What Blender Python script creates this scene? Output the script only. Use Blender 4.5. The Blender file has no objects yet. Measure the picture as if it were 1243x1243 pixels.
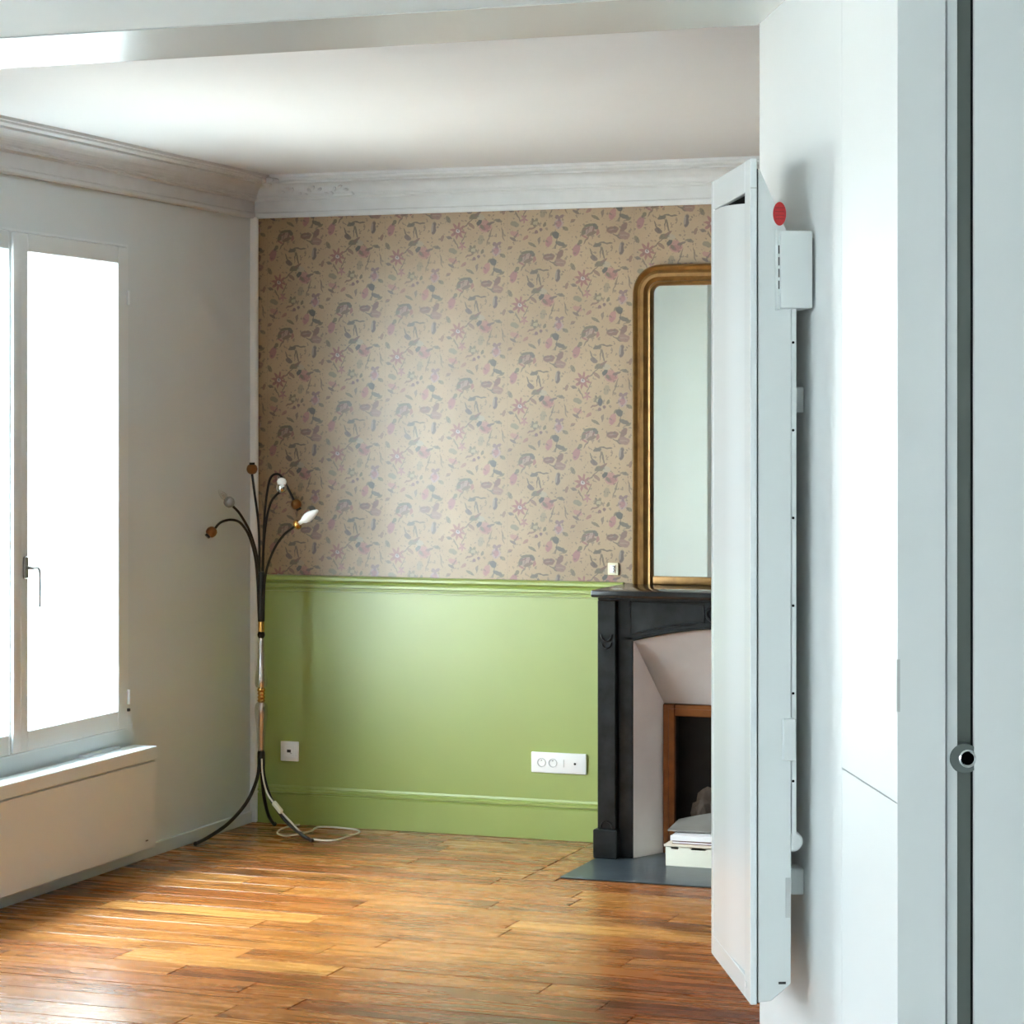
import bpy, bmesh, math, random
from mathutils import Vector, Matrix

random.seed(7)
SC = bpy.context.scene
COL = SC.collection
PI = math.pi

# ------------------------------------------------------------------ camera, world, exposure
cam_d = bpy.data.cameras.new('camera')
cam = bpy.data.objects.new('camera', cam_d)
COL.objects.link(cam)
cam.location = (4.1757, -8.5918, 1.52)
cam.rotation_euler = (PI / 2, 0, math.radians(19.896))
cam_d.sensor_width = 36.0
cam_d.lens = 36.0 * 2980.0 / 1243.0
cam_d.shift_y = -101.5 / 1243.0
cam_d.clip_start = 0.05
cam_d.clip_end = 400
SC.camera = cam

world = bpy.data.worlds.new('overcast_sky')
SC.world = world
world.use_nodes = True
bg = world.node_tree.nodes['Background']
bg.inputs['Color'].default_value = (0.82, 0.93, 1.0, 1)
bg.inputs['Strength'].default_value = 15.5
# standard overcast sky: three times brighter at the zenith than at the horizon
_n, _l = world.node_tree.nodes, world.node_tree.links
_tc = _n.new('ShaderNodeTexCoord')
_sp = _n.new('ShaderNodeSeparateXYZ')
_l.new(_tc.outputs['Generated'], _sp.inputs[0])
_mr = _n.new('ShaderNodeMapRange')
_mr.inputs['From Min'].default_value, _mr.inputs['From Max'].default_value = 0.0, 1.0
_mr.inputs['To Min'].default_value, _mr.inputs['To Max'].default_value = 1 / 3, 1.0
_l.new(_sp.outputs['Z'], _mr.inputs['Value'])
_mx = _n.new('ShaderNodeMixRGB')
_mx.blend_type = 'MULTIPLY'
_mx.inputs['Fac'].default_value = 1.0
_mx.inputs['Color1'].default_value = (0.84, 0.94, 1.0, 1)
_l.new(_mr.outputs[0], _mx.inputs['Color2'])
_l.new(_mx.outputs[0], bg.inputs['Color'])

sun_d = bpy.data.lights.new('sun', 'SUN')
sun_d.energy = 16.0
sun_d.angle = math.radians(3)
sun_d.color = (1.0, 0.98, 0.95)
sun = bpy.data.objects.new('sun', sun_d)
sun.rotation_euler = (math.radians(10), math.radians(48), 0)     # from behind the flat, onto the houses across the street
COL.objects.link(sun)

SC.view_settings.view_transform = 'Standard'
SC.view_settings.look = 'None'
SC.view_settings.gamma = 1.0
SC.view_settings.use_curve_mapping = False
SC.view_settings.exposure = 2.12

SC.cycles.max_bounces = 12
SC.cycles.diffuse_bounces = 8
SC.cycles.glossy_bounces = 6
SC.cycles.transparent_max_bounces = 12
SC.cycles.caustics_reflective = False
SC.cycles.caustics_refractive = False


def portal(name, loc, rot, sx, sy):
    l = bpy.data.lights.new(name, 'AREA')
    l.shape = 'RECTANGLE'
    l.size, l.size_y = sx, sy
    l.cycles.is_portal = True
    o = bpy.data.objects.new(name, l)
    o.location = loc
    o.rotation_euler = rot
    COL.objects.link(o)


portal('window_light_portal', (-0.09, -1.755, 1.32), (0, -PI / 2, 0), 1.62, 1.5)
portal('window_light_portal', (-0.09, -5.4, 1.48), (0, -PI / 2, 0), 1.36, 0.52)
portal('window_light_portal', (-0.09, -9.5, 1.30), (0, -PI / 2, 0), 1.80, 2.0)


# ------------------------------------------------------------------ materials
def s2l(c):
    return tuple(((v / 255 + 0.055) / 1.055) ** 2.4 if v / 255 > 0.04045 else v / 255 / 12.92 for v in c) + (1,)


def mat(name, rgb, rough=0.6, metal=0.0, var=0.0, vscale=8.0, bump=0.0, bscale=60.0, coat=0.0, spec=0.5, trans=0.0):
    m = bpy.data.materials.new(name)
    m.use_nodes = True
    nt = m.node_tree
    b = nt.nodes['Principled BSDF']
    col = s2l(rgb)
    b.inputs['Base Color'].default_value = col
    b.inputs['Roughness'].default_value = rough
    b.inputs['Metallic'].default_value = metal
    b.inputs['Coat Weight'].default_value = coat
    b.inputs['Coat Roughness'].default_value = 0.45 if coat else 0.03
    b.inputs['Specular IOR Level'].default_value = spec
    b.inputs['Transmission Weight'].default_value = trans
    tc = nt.nodes.new('ShaderNodeTexCoord')
    if var > 0:
        n = nt.nodes.new('ShaderNodeTexNoise')
        n.inputs['Scale'].default_value = vscale
        n.inputs['Detail'].default_value = 4
        nt.links.new(tc.outputs['Object'], n.inputs['Vector'])
        r = nt.nodes.new('ShaderNodeValToRGB')
        r.color_ramp.elements[0].position = 0.3
        r.color_ramp.elements[1].position = 0.7
        r.color_ramp.elements[0].color = tuple(c * (1 - var) for c in col[:3]) + (1,)
        r.color_ramp.elements[1].color = tuple(min(1, c * (1 + var)) for c in col[:3]) + (1,)
        nt.links.new(n.outputs['Fac'], r.inputs['Fac'])
        nt.links.new(r.outputs['Color'], b.inputs['Base Color'])
    if bump > 0:
        n = nt.nodes.new('ShaderNodeTexNoise')
        n.inputs['Scale'].default_value = bscale
        n.inputs['Detail'].default_value = 3
        nt.links.new(tc.outputs['Object'], n.inputs['Vector'])
        bp = nt.nodes.new('ShaderNodeBump')
        bp.inputs['Strength'].default_value = bump
        bp.inputs['Distance'].default_value = 0.004
        nt.links.new(n.outputs['Fac'], bp.inputs['Height'])
        nt.links.new(bp.outputs['Normal'], b.inputs['Normal'])
    return m


def glass_mat(name, tint=(0.97, 0.99, 0.98), fac=0.06):
    m = bpy.data.materials.new(name)
    m.use_nodes = True
    nt = m.node_tree
    nt.nodes.remove(nt.nodes['Principled BSDF'])
    t = nt.nodes.new('ShaderNodeBsdfTransparent')
    t.inputs['Color'].default_value = tint + (1,)
    g = nt.nodes.new('ShaderNodeBsdfGlossy')
    g.inputs['Roughness'].default_value = 0.02
    mx = nt.nodes.new('ShaderNodeMixShader')
    mx.inputs['Fac'].default_value = fac
    nt.links.new(t.outputs[0], mx.inputs[1])
    nt.links.new(g.outputs[0], mx.inputs[2])
    nt.links.new(mx.outputs[0], nt.nodes['Material Output'].inputs['Surface'])
    return m


M = {}
M['wall'] = mat('white_wall_paint', (214, 222, 225), 0.65, var=0.02, vscale=3, bump=0.08, bscale=90)
M['wall_unseen'] = mat('unseen_wall_dark_grey', (92, 94, 96), 0.7, var=0.02, vscale=3)  # dark grey chosen so the hidden wall bounces little light
M['wall_cool'] = mat('cool_white_wall_paint', (214, 216, 215), 0.7, var=0.02, vscale=3)
M['ceiling'] = mat('ceiling_paint', (214, 215, 217), 0.75, var=0.01, vscale=2)
M['near_ceiling'] = mat('near_room_ceiling_paint', (212, 216, 216), 0.7)
M['plaster'] = mat('cornice_plaster', (204, 206, 207), 0.7, var=0.03, vscale=20, bump=0.15, bscale=70)
M['beam'] = mat('lacquered_soffit', (208, 209, 205), 0.25, spec=0.55)
M['trim_white'] = mat('trim_white_paint', (236, 237, 234), 0.4)
M['panel'] = mat('partition_white_paint', (226, 228, 228), 0.42, bump=0.02, bscale=30)
M['pvc'] = mat('window_white', (220, 227, 230), 0.35)
M['heater'] = mat('heater_white_enamel', (222, 225, 224), 0.28)
M['heater_gloss'] = mat('heater_gloss_enamel', (232, 235, 236), 0.18)
M['convector'] = mat('convector_white_enamel', (214, 221, 224), 0.45)
M['green'] = mat('green_dado_paint', (142, 160, 66), 0.43, spec=1.0, coat=0.7, var=0.03, vscale=4, bump=0.05, bscale=120)
M['green'].node_tree.nodes['Principled BSDF'].inputs['IOR'].default_value = 1.6
M['black'] = mat('black_void', (5, 5, 5), 0.9, spec=0.02)
M['gap'] = mat('dark_gap', (18, 20, 20), 0.9, spec=0.05)
M['channel'] = mat('grey_edge_channel', (112, 119, 114), 0.55)
M['cup'] = mat('dark_grey_metal', (104, 112, 109), 0.45, metal=0.2)
M['chrome'] = mat('chrome', (220, 222, 222), 0.12, metal=1.0)
M['steel'] = mat('satin_steel', (150, 148, 145), 0.3, metal=0.9)
M['marble'] = mat('black_marble', (20, 23, 24), 0.34, var=0.95, spec=0.3, vscale=22, bump=0.03, bscale=40)
M['marble_top'] = mat('black_marble_polished', (26, 27, 28), 0.14, var=0.3, vscale=14)
M['slate'] = mat('slate_hearth', (62, 70, 76), 0.34, var=0.28, vscale=9, bump=0.15, bscale=25)
M['splay'] = mat('white_splay_enamel', (244, 237, 234), 0.5, var=0.03, vscale=12)
M['copper'] = mat('aged_brass_frame', (116, 66, 26), 0.36, metal=0.6, var=0.25, vscale=18)
M['soot'] = mat('soot', (30, 23, 20), 0.7, var=0.8, vscale=9)
M['gilt'] = mat('gilded_wood', (138, 102, 56), 0.34, metal=0.5, var=0.22, vscale=25, bump=0.06, bscale=60)
M['mirror'] = mat('mirror_glass', (232, 236, 228), 0.015, metal=1.0)
M['bronze'] = mat('dark_bronze', (42, 40, 36), 0.38, metal=0.6)
M['brownball'] = mat('brown_brass_socket', (128, 84, 38), 0.32, metal=0.55)
M['brass'] = mat('polished_brass', (206, 152, 78), 0.2, metal=0.9)
M['copper_rod'] = mat('copper_rod', (214, 178, 142), 0.25, metal=0.5)
M['bulb_white'] = mat('opal_bulb', (246, 246, 244), 0.2)
M['clear_bulb'] = glass_mat('clear_bulb_glass', (0.92, 0.93, 0.93), 0.2)
M['column_glass'] = glass_mat('column_glass', (0.86, 0.84, 0.80), 0.34)
M['pane'] = glass_mat('window_pane', (0.97, 0.99, 0.985), 0.05)
M['cord'] = mat('white_cord', (226, 222, 210), 0.45)
M['cord_switch'] = mat('cream_switch', (226, 222, 196), 0.4)
M['socket_white'] = mat('socket_white', (240, 241, 240), 0.3)
M['socket_grey'] = mat('socket_recess', (196, 197, 196), 0.45)
M['dark'] = mat('dark_detail', (50, 50, 50), 0.6)
M['red'] = mat('red_sticker', (196, 44, 46), 0.5, var=0.12, vscale=220)
M['paper'] = mat('white_paper', (240, 238, 238), 0.7)
M['box'] = mat('cream_box_board', (240, 236, 218), 0.6)
M['card'] = mat('pale_board', (222, 208, 190), 0.6)
M['folder'] = mat('grey_folder', (128, 124, 118), 0.6, var=0.1, vscale=10)
M['cover'] = mat('dark_red_cover', (94, 44, 38), 0.5)
M['crumple'] = mat('sooty_paper', (112, 98, 88), 0.8, var=0.4, vscale=14)
M['facade'] = mat('pale_facade', (224, 220, 212), 0.8, var=0.03, vscale=0.5)
M['facade_dark'] = mat('facade_window', (110, 116, 120), 0.4)
M['street'] = mat('street', (92, 90, 87), 0.9)
M['rail_pale'] = mat('balcony_rail', (180, 182, 182), 0.6)


# --- floor boards
def wood():
    m = bpy.data.materials.new('oak_boards')
    m.use_nodes = True
    nt = m.node_tree
    N, L = nt.nodes, nt.links
    b = N['Principled BSDF']
    geo = N.new('ShaderNodeNewGeometry')
    oi = N.new('ShaderNodeObjectInfo')
    comb = N.new('ShaderNodeCombineXYZ')
    mul = N.new('ShaderNodeMath'); mul.operation = 'MULTIPLY'; mul.inputs[1].default_value = 37.0
    L.new(oi.outputs['Random'], mul.inputs[0])
    L.new(mul.outputs[0], comb.inputs['Z'])
    L.new(mul.outputs[0], comb.inputs['X'])
    add = N.new('ShaderNodeVectorMath'); add.operation = 'ADD'
    L.new(geo.outputs['Position'], add.inputs[0]); L.new(comb.outputs[0], add.inputs[1])
    mp = N.new('ShaderNodeMapping'); mp.inputs['Scale'].default_value = (1.7, 17.0, 1.0)
    L.new(add.outputs[0], mp.inputs['Vector'])
    g = N.new('ShaderNodeTexNoise'); g.inputs['Scale'].default_value = 1.6; g.inputs['Detail'].default_value = 4
    g.inputs['Distortion'].default_value = 0.7
    L.new(mp.outputs[0], g.inputs['Vector'])
    # board tone
    ramp = N.new('ShaderNodeValToRGB')
    cr = ramp.color_ramp
    cr.elements[0].position = 0.0; cr.elements[0].color = s2l((134, 74, 32))
    cr.elements[1].position = 1.0; cr.elements[1].color = s2l((194, 136, 70))
    for p, c in ((0.2, (168, 104, 48)), (0.5, (184, 122, 58)), (0.8, (146, 82, 36))):
        e = cr.elements.new(p); e.color = s2l(c)
    L.new(oi.outputs['Random'], ramp.inputs['Fac'])
    # grain
    gr = N.new('ShaderNodeValToRGB')
    gr.color_ramp.elements[0].position = 0.30; gr.color_ramp.elements[0].color = (0.38, 0.27, 0.19, 1)
    gr.color_ramp.elements[1].position = 0.56; gr.color_ramp.elements[1].color = (1, 1, 1, 1)
    L.new(g.outputs['Fac'], gr.inputs['Fac'])
    m1 = N.new('ShaderNodeMixRGB'); m1.blend_type = 'MULTIPLY'; m1.inputs['Fac'].default_value = 0.6
    L.new(ramp.outputs['Color'], m1.inputs['Color1']); L.new(gr.outputs['Color'], m1.inputs['Color2'])
    # worn / stained patches
    mp2 = N.new('ShaderNodeMapping'); mp2.inputs['Scale'].default_value = (1.5, 4.2, 1.0)
    L.new(add.outputs[0], mp2.inputs['Vector'])
    n2 = N.new('ShaderNodeTexNoise'); n2.inputs['Scale'].default_value = 1.5; n2.inputs['Detail'].default_value = 5
    L.new(mp2.outputs[0], n2.inputs['Vector'])
    r2 = N.new('ShaderNodeValToRGB')
    r2.color_ramp.elements[0].position = 0.54; r2.color_ramp.elements[0].color = (0, 0, 0, 1)
    r2.color_ramp.elements[1].position = 0.76; r2.color_ramp.elements[1].color = (1, 1, 1, 1)
    L.new(n2.outputs['Fac'], r2.inputs['Fac'])
    m2 = N.new('ShaderNodeMixRGB'); m2.inputs['Color2'].default_value = s2l((92, 50, 24))
    L.new(r2.outputs['Color'], m2.inputs['Fac']); L.new(m1.outputs['Color'], m2.inputs['Color1'])
    # redder varnish where the finish is less worn, as a stain over several boards
    n3 = N.new('ShaderNodeTexNoise'); n3.inputs['Scale'].default_value = 1.3; n3.inputs['Detail'].default_value = 4
    mp3 = N.new('ShaderNodeMapping'); mp3.inputs['Location'].default_value = (4.3, 1.2, 0)
    L.new(geo.outputs['Position'], mp3.inputs['Vector']); L.new(mp3.outputs[0], n3.inputs['Vector'])
    d3 = N.new('ShaderNodeVectorMath'); d3.operation = 'DISTANCE'
    d3.inputs[1].default_value = (2.55, -2.75, 0)
    L.new(geo.outputs['Position'], d3.inputs[0])
    a3 = N.new('ShaderNodeMath'); a3.operation = 'MULTIPLY_ADD'; a3.inputs[1].default_value = -0.34; a3.inputs[2].default_value = 0.42
    L.new(d3.outputs['Value'], a3.inputs[0])
    s3 = N.new('ShaderNodeMath'); s3.operation = 'ADD'
    L.new(a3.outputs[0], s3.inputs[0]); L.new(n3.outputs['Fac'], s3.inputs[1])
    r3 = N.new('ShaderNodeValToRGB')
    r3.color_ramp.elements[0].position = 0.46; r3.color_ramp.elements[0].color = (0, 0, 0, 1)
    r3.color_ramp.elements[1].position = 0.80; r3.color_ramp.elements[1].color = (0.9, 0.9, 0.9, 1)
    L.new(s3.outputs[0], r3.inputs['Fac'])
    m3 = N.new('ShaderNodeMixRGB'); m3.blend_type = 'MULTIPLY'; m3.inputs['Color2'].default_value = (0.62, 0.42, 0.30, 1)
    L.new(r3.outputs['Color'], m3.inputs['Fac']); L.new(m2.outputs['Color'], m3.inputs['Color1'])
    L.new(m3.outputs['Color'], b.inputs['Base Color'])
    rr = N.new('ShaderNodeMapRange')
    rr.inputs['To Min'].default_value = 0.18; rr.inputs['To Max'].default_value = 0.36
    L.new(g.outputs['Fac'], rr.inputs['Value']); L.new(rr.outputs[0], b.inputs['Roughness'])
    bp = N.new('ShaderNodeBump'); bp.inputs['Strength'].default_value = 0.10; bp.inputs['Distance'].default_value = 0.002
    L.new(g.outputs['Fac'], bp.inputs['Height']); L.new(bp.outputs['Normal'], b.inputs['Normal'])
    return m


M['wood'] = wood()
M['joint'] = mat('dark_joint', (52, 30, 16), 0.9)


# --- floral wallpaper: printed motif repeated every 24.65 x 37.6 cm, drop-matched by column
def wallpaper():
    m = bpy.data.materials.new('floral_wallpaper')
    m.use_nodes = True
    nt = m.node_tree
    N, L = nt.nodes, nt.links
    b = N['Principled BSDF']
    b.inputs['Roughness'].default_value = 0.41
    b.inputs['Coat Weight'].default_value = 0.6
    b.inputs['Coat Roughness'].default_value = 0.43
    b.inputs['Specular IOR Level'].default_value = 1.0

    def math_(op, a, c=None, d=None):
        n = N.new('ShaderNodeMath'); n.operation = op
        for i, v in enumerate((a, c, d)):
            if v is None:
                continue
            if isinstance(v, (int, float)):
                n.inputs[i].default_value = v
            else:
                L.new(v, n.inputs[i])
        return n.outputs[0]

    tc = N.new('ShaderNodeTexCoord')
    sep = N.new('ShaderNodeSeparateXYZ')
    L.new(tc.outputs['Object'], sep.inputs[0])
    # slight hand-hung wobble
    X, Z = sep.outputs['X'], sep.outputs['Z']
    W, H = 0.2465, 0.376
    u = math_('DIVIDE', math_('SUBTRACT', X, 0.062), W)
    k = math_('FLOOR', u)
    dx = math_('SUBTRACT', math_('MULTIPLY', math_('SUBTRACT', u, k), W), 0.05)
    late = math_('GREATER_THAN', k, 1.5)
    zk = math_('ADD', math_('SUBTRACT', math_('MULTIPLY', k, 0.094), math_('MULTIPLY', late, 0.104)), 1.330)
    dn = math_('SUBTRACT', zk, Z)
    dy = math_('SUBTRACT', math_('MULTIPLY', math_('FRACT', math_('ADD', math_('DIVIDE', dn, H), 0.5477)), H), 0.206)
    comb = N.new('ShaderNodeCombineXYZ')
    sc = 1 / 0.000382
    L.new(math_('MULTIPLY', dx, sc), comb.inputs['X'])
    L.new(math_('MULTIPLY', dy, sc), comb.inputs['Y'])
    # hand-drawn wobble of the outlines
    wn = N.new('ShaderNodeTexNoise'); wn.inputs['Scale'].default_value = 0.022; wn.inputs['Detail'].default_value = 1
    L.new(comb.outputs[0], wn.inputs['Vector'])
    ws = N.new('ShaderNodeVectorMath'); ws.operation = 'MULTIPLY_ADD'
    ws.inputs[1].default_value = (26, 26, 0); ws.inputs[2].default_value = (-13, -13, 0)
    L.new(wn.outputs['Color'], ws.inputs[0])
    wa = N.new('ShaderNodeVectorMath'); wa.operation = 'ADD'
    L.new(comb.outputs[0], wa.inputs[0]); L.new(ws.outputs[0], wa.inputs[1])
    P = wa.outputs[0]
    # paper ground
    pn = N.new('ShaderNodeTexNoise'); pn.inputs['Scale'].default_value = 5; pn.inputs['Detail'].default_value = 5
    L.new(tc.outputs['Object'], pn.inputs['Vector'])
    pr = N.new('ShaderNodeValToRGB')
    pr.color_ramp.elements[0].position = 0.3; pr.color_ramp.elements[0].color = s2l((140, 112, 76))
    pr.color_ramp.elements[1].position = 0.7; pr.color_ramp.elements[1].color = s2l((158, 130, 92))
    L.new(pn.outputs['Fac'], pr.inputs['Fac'])
    cur = [pr.outputs['Color']]

    def paint(mask, rgb):
        mx = N.new('ShaderNodeMixRGB')
        L.new(mask, mx.inputs['Fac']); L.new(cur[0], mx.inputs['Color1'])
        mx.inputs['Color2'].default_value = s2l(tuple(c * 0.68 for c in rgb))
        cur[0] = mx.outputs['Color']

    def soft(v, lo, hi, top):
        r = N.new('ShaderNodeMapRange'); r.interpolation_type = 'SMOOTHSTEP'
        r.inputs['From Min'].default_value = lo; r.inputs['From Max'].default_value = hi
        r.inputs['To Min'].default_value = top; r.inputs['To Max'].default_value = 0.0
        L.new(v, r.inputs['Value'])
        return r.outputs[0]

    def place(cx, cy, rx, ry, rot):
        mp = N.new('ShaderNodeMapping'); mp.vector_type = 'TEXTURE'
        mp.inputs['Location'].default_value = (cx, cy, 0)
        mp.inputs['Rotation'].default_value = (0, 0, math.radians(rot))
        mp.inputs['Scale'].default_value = (rx, ry, 1)
        L.new(P, mp.inputs['Vector'])
        ln = N.new('ShaderNodeVectorMath'); ln.operation = 'LENGTH'
        L.new(mp.outputs[0], ln.inputs[0])
        return mp.outputs[0], ln.outputs['Value']

    def ell(cx, cy, rx, ry, rot, rgb, a=0.8):
        _, v = place(cx, cy, rx * 1.12, ry * 1.12, rot)
        paint(soft(v, 0.74, 1.06, min(1, a * 1.12)), rgb)

    def ring(cx, cy, rx, ry, rot, rgb, w=0.22, a=0.8):
        _, v = place(cx, cy, rx, ry, rot)
        paint(soft(math_('ABSOLUTE', math_('SUBTRACT', v, 0.85)), w * 0.5, w, a), rgb)

    def star(cx, cy, r, n, rgb, depth=0.42, rot=0, a=0.85):
        p, v = place(cx, cy, r, r, rot)
        s = N.new('ShaderNodeSeparateXYZ'); L.new(p, s.inputs[0])
        ang = math_('ARCTAN2', s.outputs['Y'], s.outputs['X'])
        pet = math_('MULTIPLY_ADD', math_('COSINE', math_('MULTIPLY', ang, float(n))), depth * 0.5, 1 - depth * 0.5)
        paint(soft(math_('DIVIDE', v, pet), 0.78, 1.08, a), rgb)

    ROSE, MAUVE, BROWN = (168, 78, 72), (190, 112, 108), (140, 82, 50)
    OLIVE, DKGREEN, GREY, PINK = (112, 92, 36), (66, 58, 24), (104, 72, 50), (206, 128, 114)
    STEM = (112, 86, 48)
    # stems first
    ell(96, -232, 62, 9, 62, STEM, 0.8)
    ell(205, -240, 9, 70, -14, STEM, 0.8)
    ell(-20, 120, 8, 60, -30, STEM, 0.7)
    ell(330, 60, 8, 90, 18, STEM, 0.6)
    ell(40, -380, 8, 60, 35, STEM, 0.7)
    ell(350, -395, 60, 8, 30, STEM, 0.7)
    ell(470, 40, 8, 70, -10, STEM, 0.6)
    ell(470, 250, 30, 16, 40, OLIVE, 0.7)
    ell(480, -180, 18, 34, 20, BROWN, 0.7)
    ell(-100, -120, 18, 38, -25, OLIVE, 0.7)
    ell(-90, 60, 30, 14, 20, GREY, 0.7)
    ell(330, 300, 12, 30, 30, OLIVE, 0.7)
    ell(-100, 420, 26, 14, -30, BROWN, 0.7)
    ell(130, 400, 46, 13, 28, OLIVE, 0.75)
    ell(60, 330, 34, 16, -35, ROSE, 0.6)
    ell(200, 360, 14, 40, 10, GREY, 0.65)
    ell(180, -250, 6, 60, 8, STEM)
    ell(230, -338, 70, 8, 4, STEM)
    ell(370, 420, 7, 100, 12, STEM, 0.7)
    ell(60, 70, 7, 70, 25, STEM, 0.7)
    ell(120, -80, 75, 7, -40, STEM, 0.7)
    # pale washes
    ell(285, -40, 66, 56, 10, PINK, 0.75)
    ell(240, -130, 40, 30, 0, (206, 186, 150), 0.7)
    ell(400, 205, 46, 50, 0, (202, 164, 158), 0.75)
    ell(-50, 290, 50, 24, 20, PINK, 0.7)
    # star flower
    star(0, 0, 92, 8, ROSE, 0.55, 11)
    ell(0, 0, 20, 20, 0, (226, 206, 190), 0.9)
    ell(0, 0, 8, 8, 0, (120, 70, 66), 0.8)
    # leaves over the flower
    ell(112, -195, 42, 22, 35, GREY)
    ell(165, -135, 44, 27, -10, OLIVE)
    ell(212, -162, 44, 13, -30, BROWN)
    ell(140, -50, 45, 13, 40, BROWN, 0.7)
    ell(225, -80, 34, 20, -35, DKGREEN, 0.9)
    ell(262, -30, 36, 20, 50, OLIVE, 0.75)
    star(300, -28, 48, 5, ROSE, 0.5, 0, 0.55)
    ell(345, -70, 42, 12, -15, GREY, 0.75)
    ell(420, -92, 46, 14, 10, DKGREEN, 0.6)
    # crescent
    ell(390, -278, 25, 62, 8, GREY, 0.9)
    ell(376, -290, 14, 46, 8, (196, 172, 144), 0.6)
    # bell
    ell(-62, -280, 36, 62, 18, MAUVE, 0.85)
    ell(-30, -348, 30, 18, -40, OLIVE, 0.8)
    # three leaves
    ell(300, -462, 58, 32, -10, BROWN, 0.85)
    ell(412, -478, 52, 29, -58, BROWN, 0.85)
    ell(415, -404, 60, 36, 12, (166, 112, 88), 0.85)
    ell(300, -462, 40, 6, -10, (190, 150, 122), 0.6)
    ell(415, -404, 42, 6, 12, (190, 150, 122), 0.6)
    ell(145, -318, 42, 20, -15, DKGREEN, 0.75)
    # rose cluster
    ell(66, -462, 70, 44, -12, (190, 146, 128), 0.8)
    ell(8, -455, 20, 44, 20, OLIVE, 0.85)
    ell(66, -512, 56, 14, -8, OLIVE, 0.9)
    ell(130, -496, 20, 34, -40, DKGREEN, 0.8)
    ell(88, -432, 52, 17, -14, (138, 98, 52), 0.9)
    ell(34, -478, 40, 9, -24, BROWN, 0.9)
    ell(112, -468, 9, 30, 30, BROWN, 0.9)
    ell(20, -404, 30, 11, 25, ROSE, 0.7)
    ell(150, -440, 14, 30, 10, ROSE, 0.7)
    # lower sprays
    star(46, 150, 46, 5, MAUVE, 0.6, 20)
    ell(-52, 196, 46, 26, 15, (140, 126, 84), 0.75)
    star(156, 186, 54, 5, OLIVE, 0.45, 15, 0.8)
    ell(164, 190, 22, 20, 0, (206, 182, 130), 0.8)
    ell(118, 245, 44, 10, -20, BROWN, 0.7)
    ell(172, 275, 17, 15, 0, (126, 66, 66), 0.8)
    ell(222, 252, 17, 15, 0, (126, 66, 66), 0.8)
    ell(258, 208, 16, 26, 20, OLIVE, 0.8)
    star(408, 148, 52, 3, (140, 88, 92), 0.75, 90)
    ell(400, 205, 30, 34, 0, MAUVE, 0.75)
    ell(370, 312, 30, 38, -30, DKGREEN, 0.85)
    ell(300, 372, 34, 56, 20, PINK, 0.85)
    ell(296, 400, 20, 28, 20, MAUVE, 0.7)
    ell(420, 402, 52, 20, 20, DKGREEN, 0.75)
    ell(462, 426, 32, 14, -25, OLIVE, 0.75)
    ell(-70, 340, 40, 12, 35, GREY, 0.75)
    ell(-40, 310, 10, 40, 40, GREY, 0.6)
    ell(240, 90, 30, 46, 10, (158, 140, 96), 0.65)

    # small printed flecks between the sprays
    fn = N.new('ShaderNodeTexNoise'); fn.inputs['Scale'].default_value = 0.026; fn.inputs['Detail'].default_value = 2.5
    L.new(comb.outputs[0], fn.inputs['Vector'])
    inv = math_('SUBTRACT', 1.0, fn.outputs['Fac'])
    paint(soft(inv, 0.36, 0.42, 0.55), (96, 76, 48))
    # a torn spot and a faint slit in the paper near the mirror
    mp = N.new('ShaderNodeMapping'); mp.vector_type = 'TEXTURE'
    mp.inputs['Location'].default_value = (1.412, 0, 1.617)
    mp.inputs['Scale'].default_value = (0.010, 1, 0.017)
    L.new(tc.outputs['Object'], mp.inputs['Vector'])
    ln = N.new('ShaderNodeVectorMath'); ln.operation = 'LENGTH'
    L.new(mp.outputs[0], ln.inputs[0])
    paint(soft(ln.outputs['Value'], 0.7, 1.1, 0.95), (40, 36, 32))
    # seams between lengths
    f = math_('FRACT', math_('DIVIDE', math_('SUBTRACT', X, 0.062 + 2 * W), 2 * W))
    paint(math_('MULTIPLY', math_('LESS_THAN', f, 0.006), 0.22), (150, 130, 100))
    L.new(cur[0], b.inputs['Base Color'])
    bp = N.new('ShaderNodeBump'); bp.inputs['Strength'].default_value = 0.06; bp.inputs['Distance'].default_value = 0.003
    L.new(pn.outputs['Fac'], bp.inputs['Height']); L.new(bp.outputs['Normal'], b.inputs['Normal'])
    return m


M['wallpaper'] = wallpaper()


# ------------------------------------------------------------------ mesh helpers
def mesh_obj(name, bm, m, parent=None, smooth=False, loc=None, rz=None):
    me = bpy.data.meshes.new(name)
    bmesh.ops.recalc_face_normals(bm, faces=bm.faces[:])
    bm.to_mesh(me)
    bm.free()
    if smooth:
        for p in me.polygons:
            p.use_smooth = True
        try:
            me.set_sharp_from_angle(angle=math.radians(40))
        except Exception:
            pass
    me.materials.append(m)
    o = bpy.data.objects.new(name, me)
    COL.objects.link(o)
    if parent is not None:
        o.parent = parent
    if loc is not None:
        o.location = loc
    if rz is not None:
        o.rotation_euler = (0, 0, rz)
    return o


def tag(o, label=None, cat=None, group=None, kind=None):
    if label:
        o['label'] = label
    if cat:
        o['category'] = cat
    if group:
        o['group'] = group
    if kind:
        o['kind'] = kind
    return o


def empty(name, loc=(0, 0, 0), rz=0.0):
    o = bpy.data.objects.new(name, None)
    o.empty_display_size = 0.1
    o.location = loc
    o.rotation_euler = (0, 0, rz)
    COL.objects.link(o)
    return o


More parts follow.
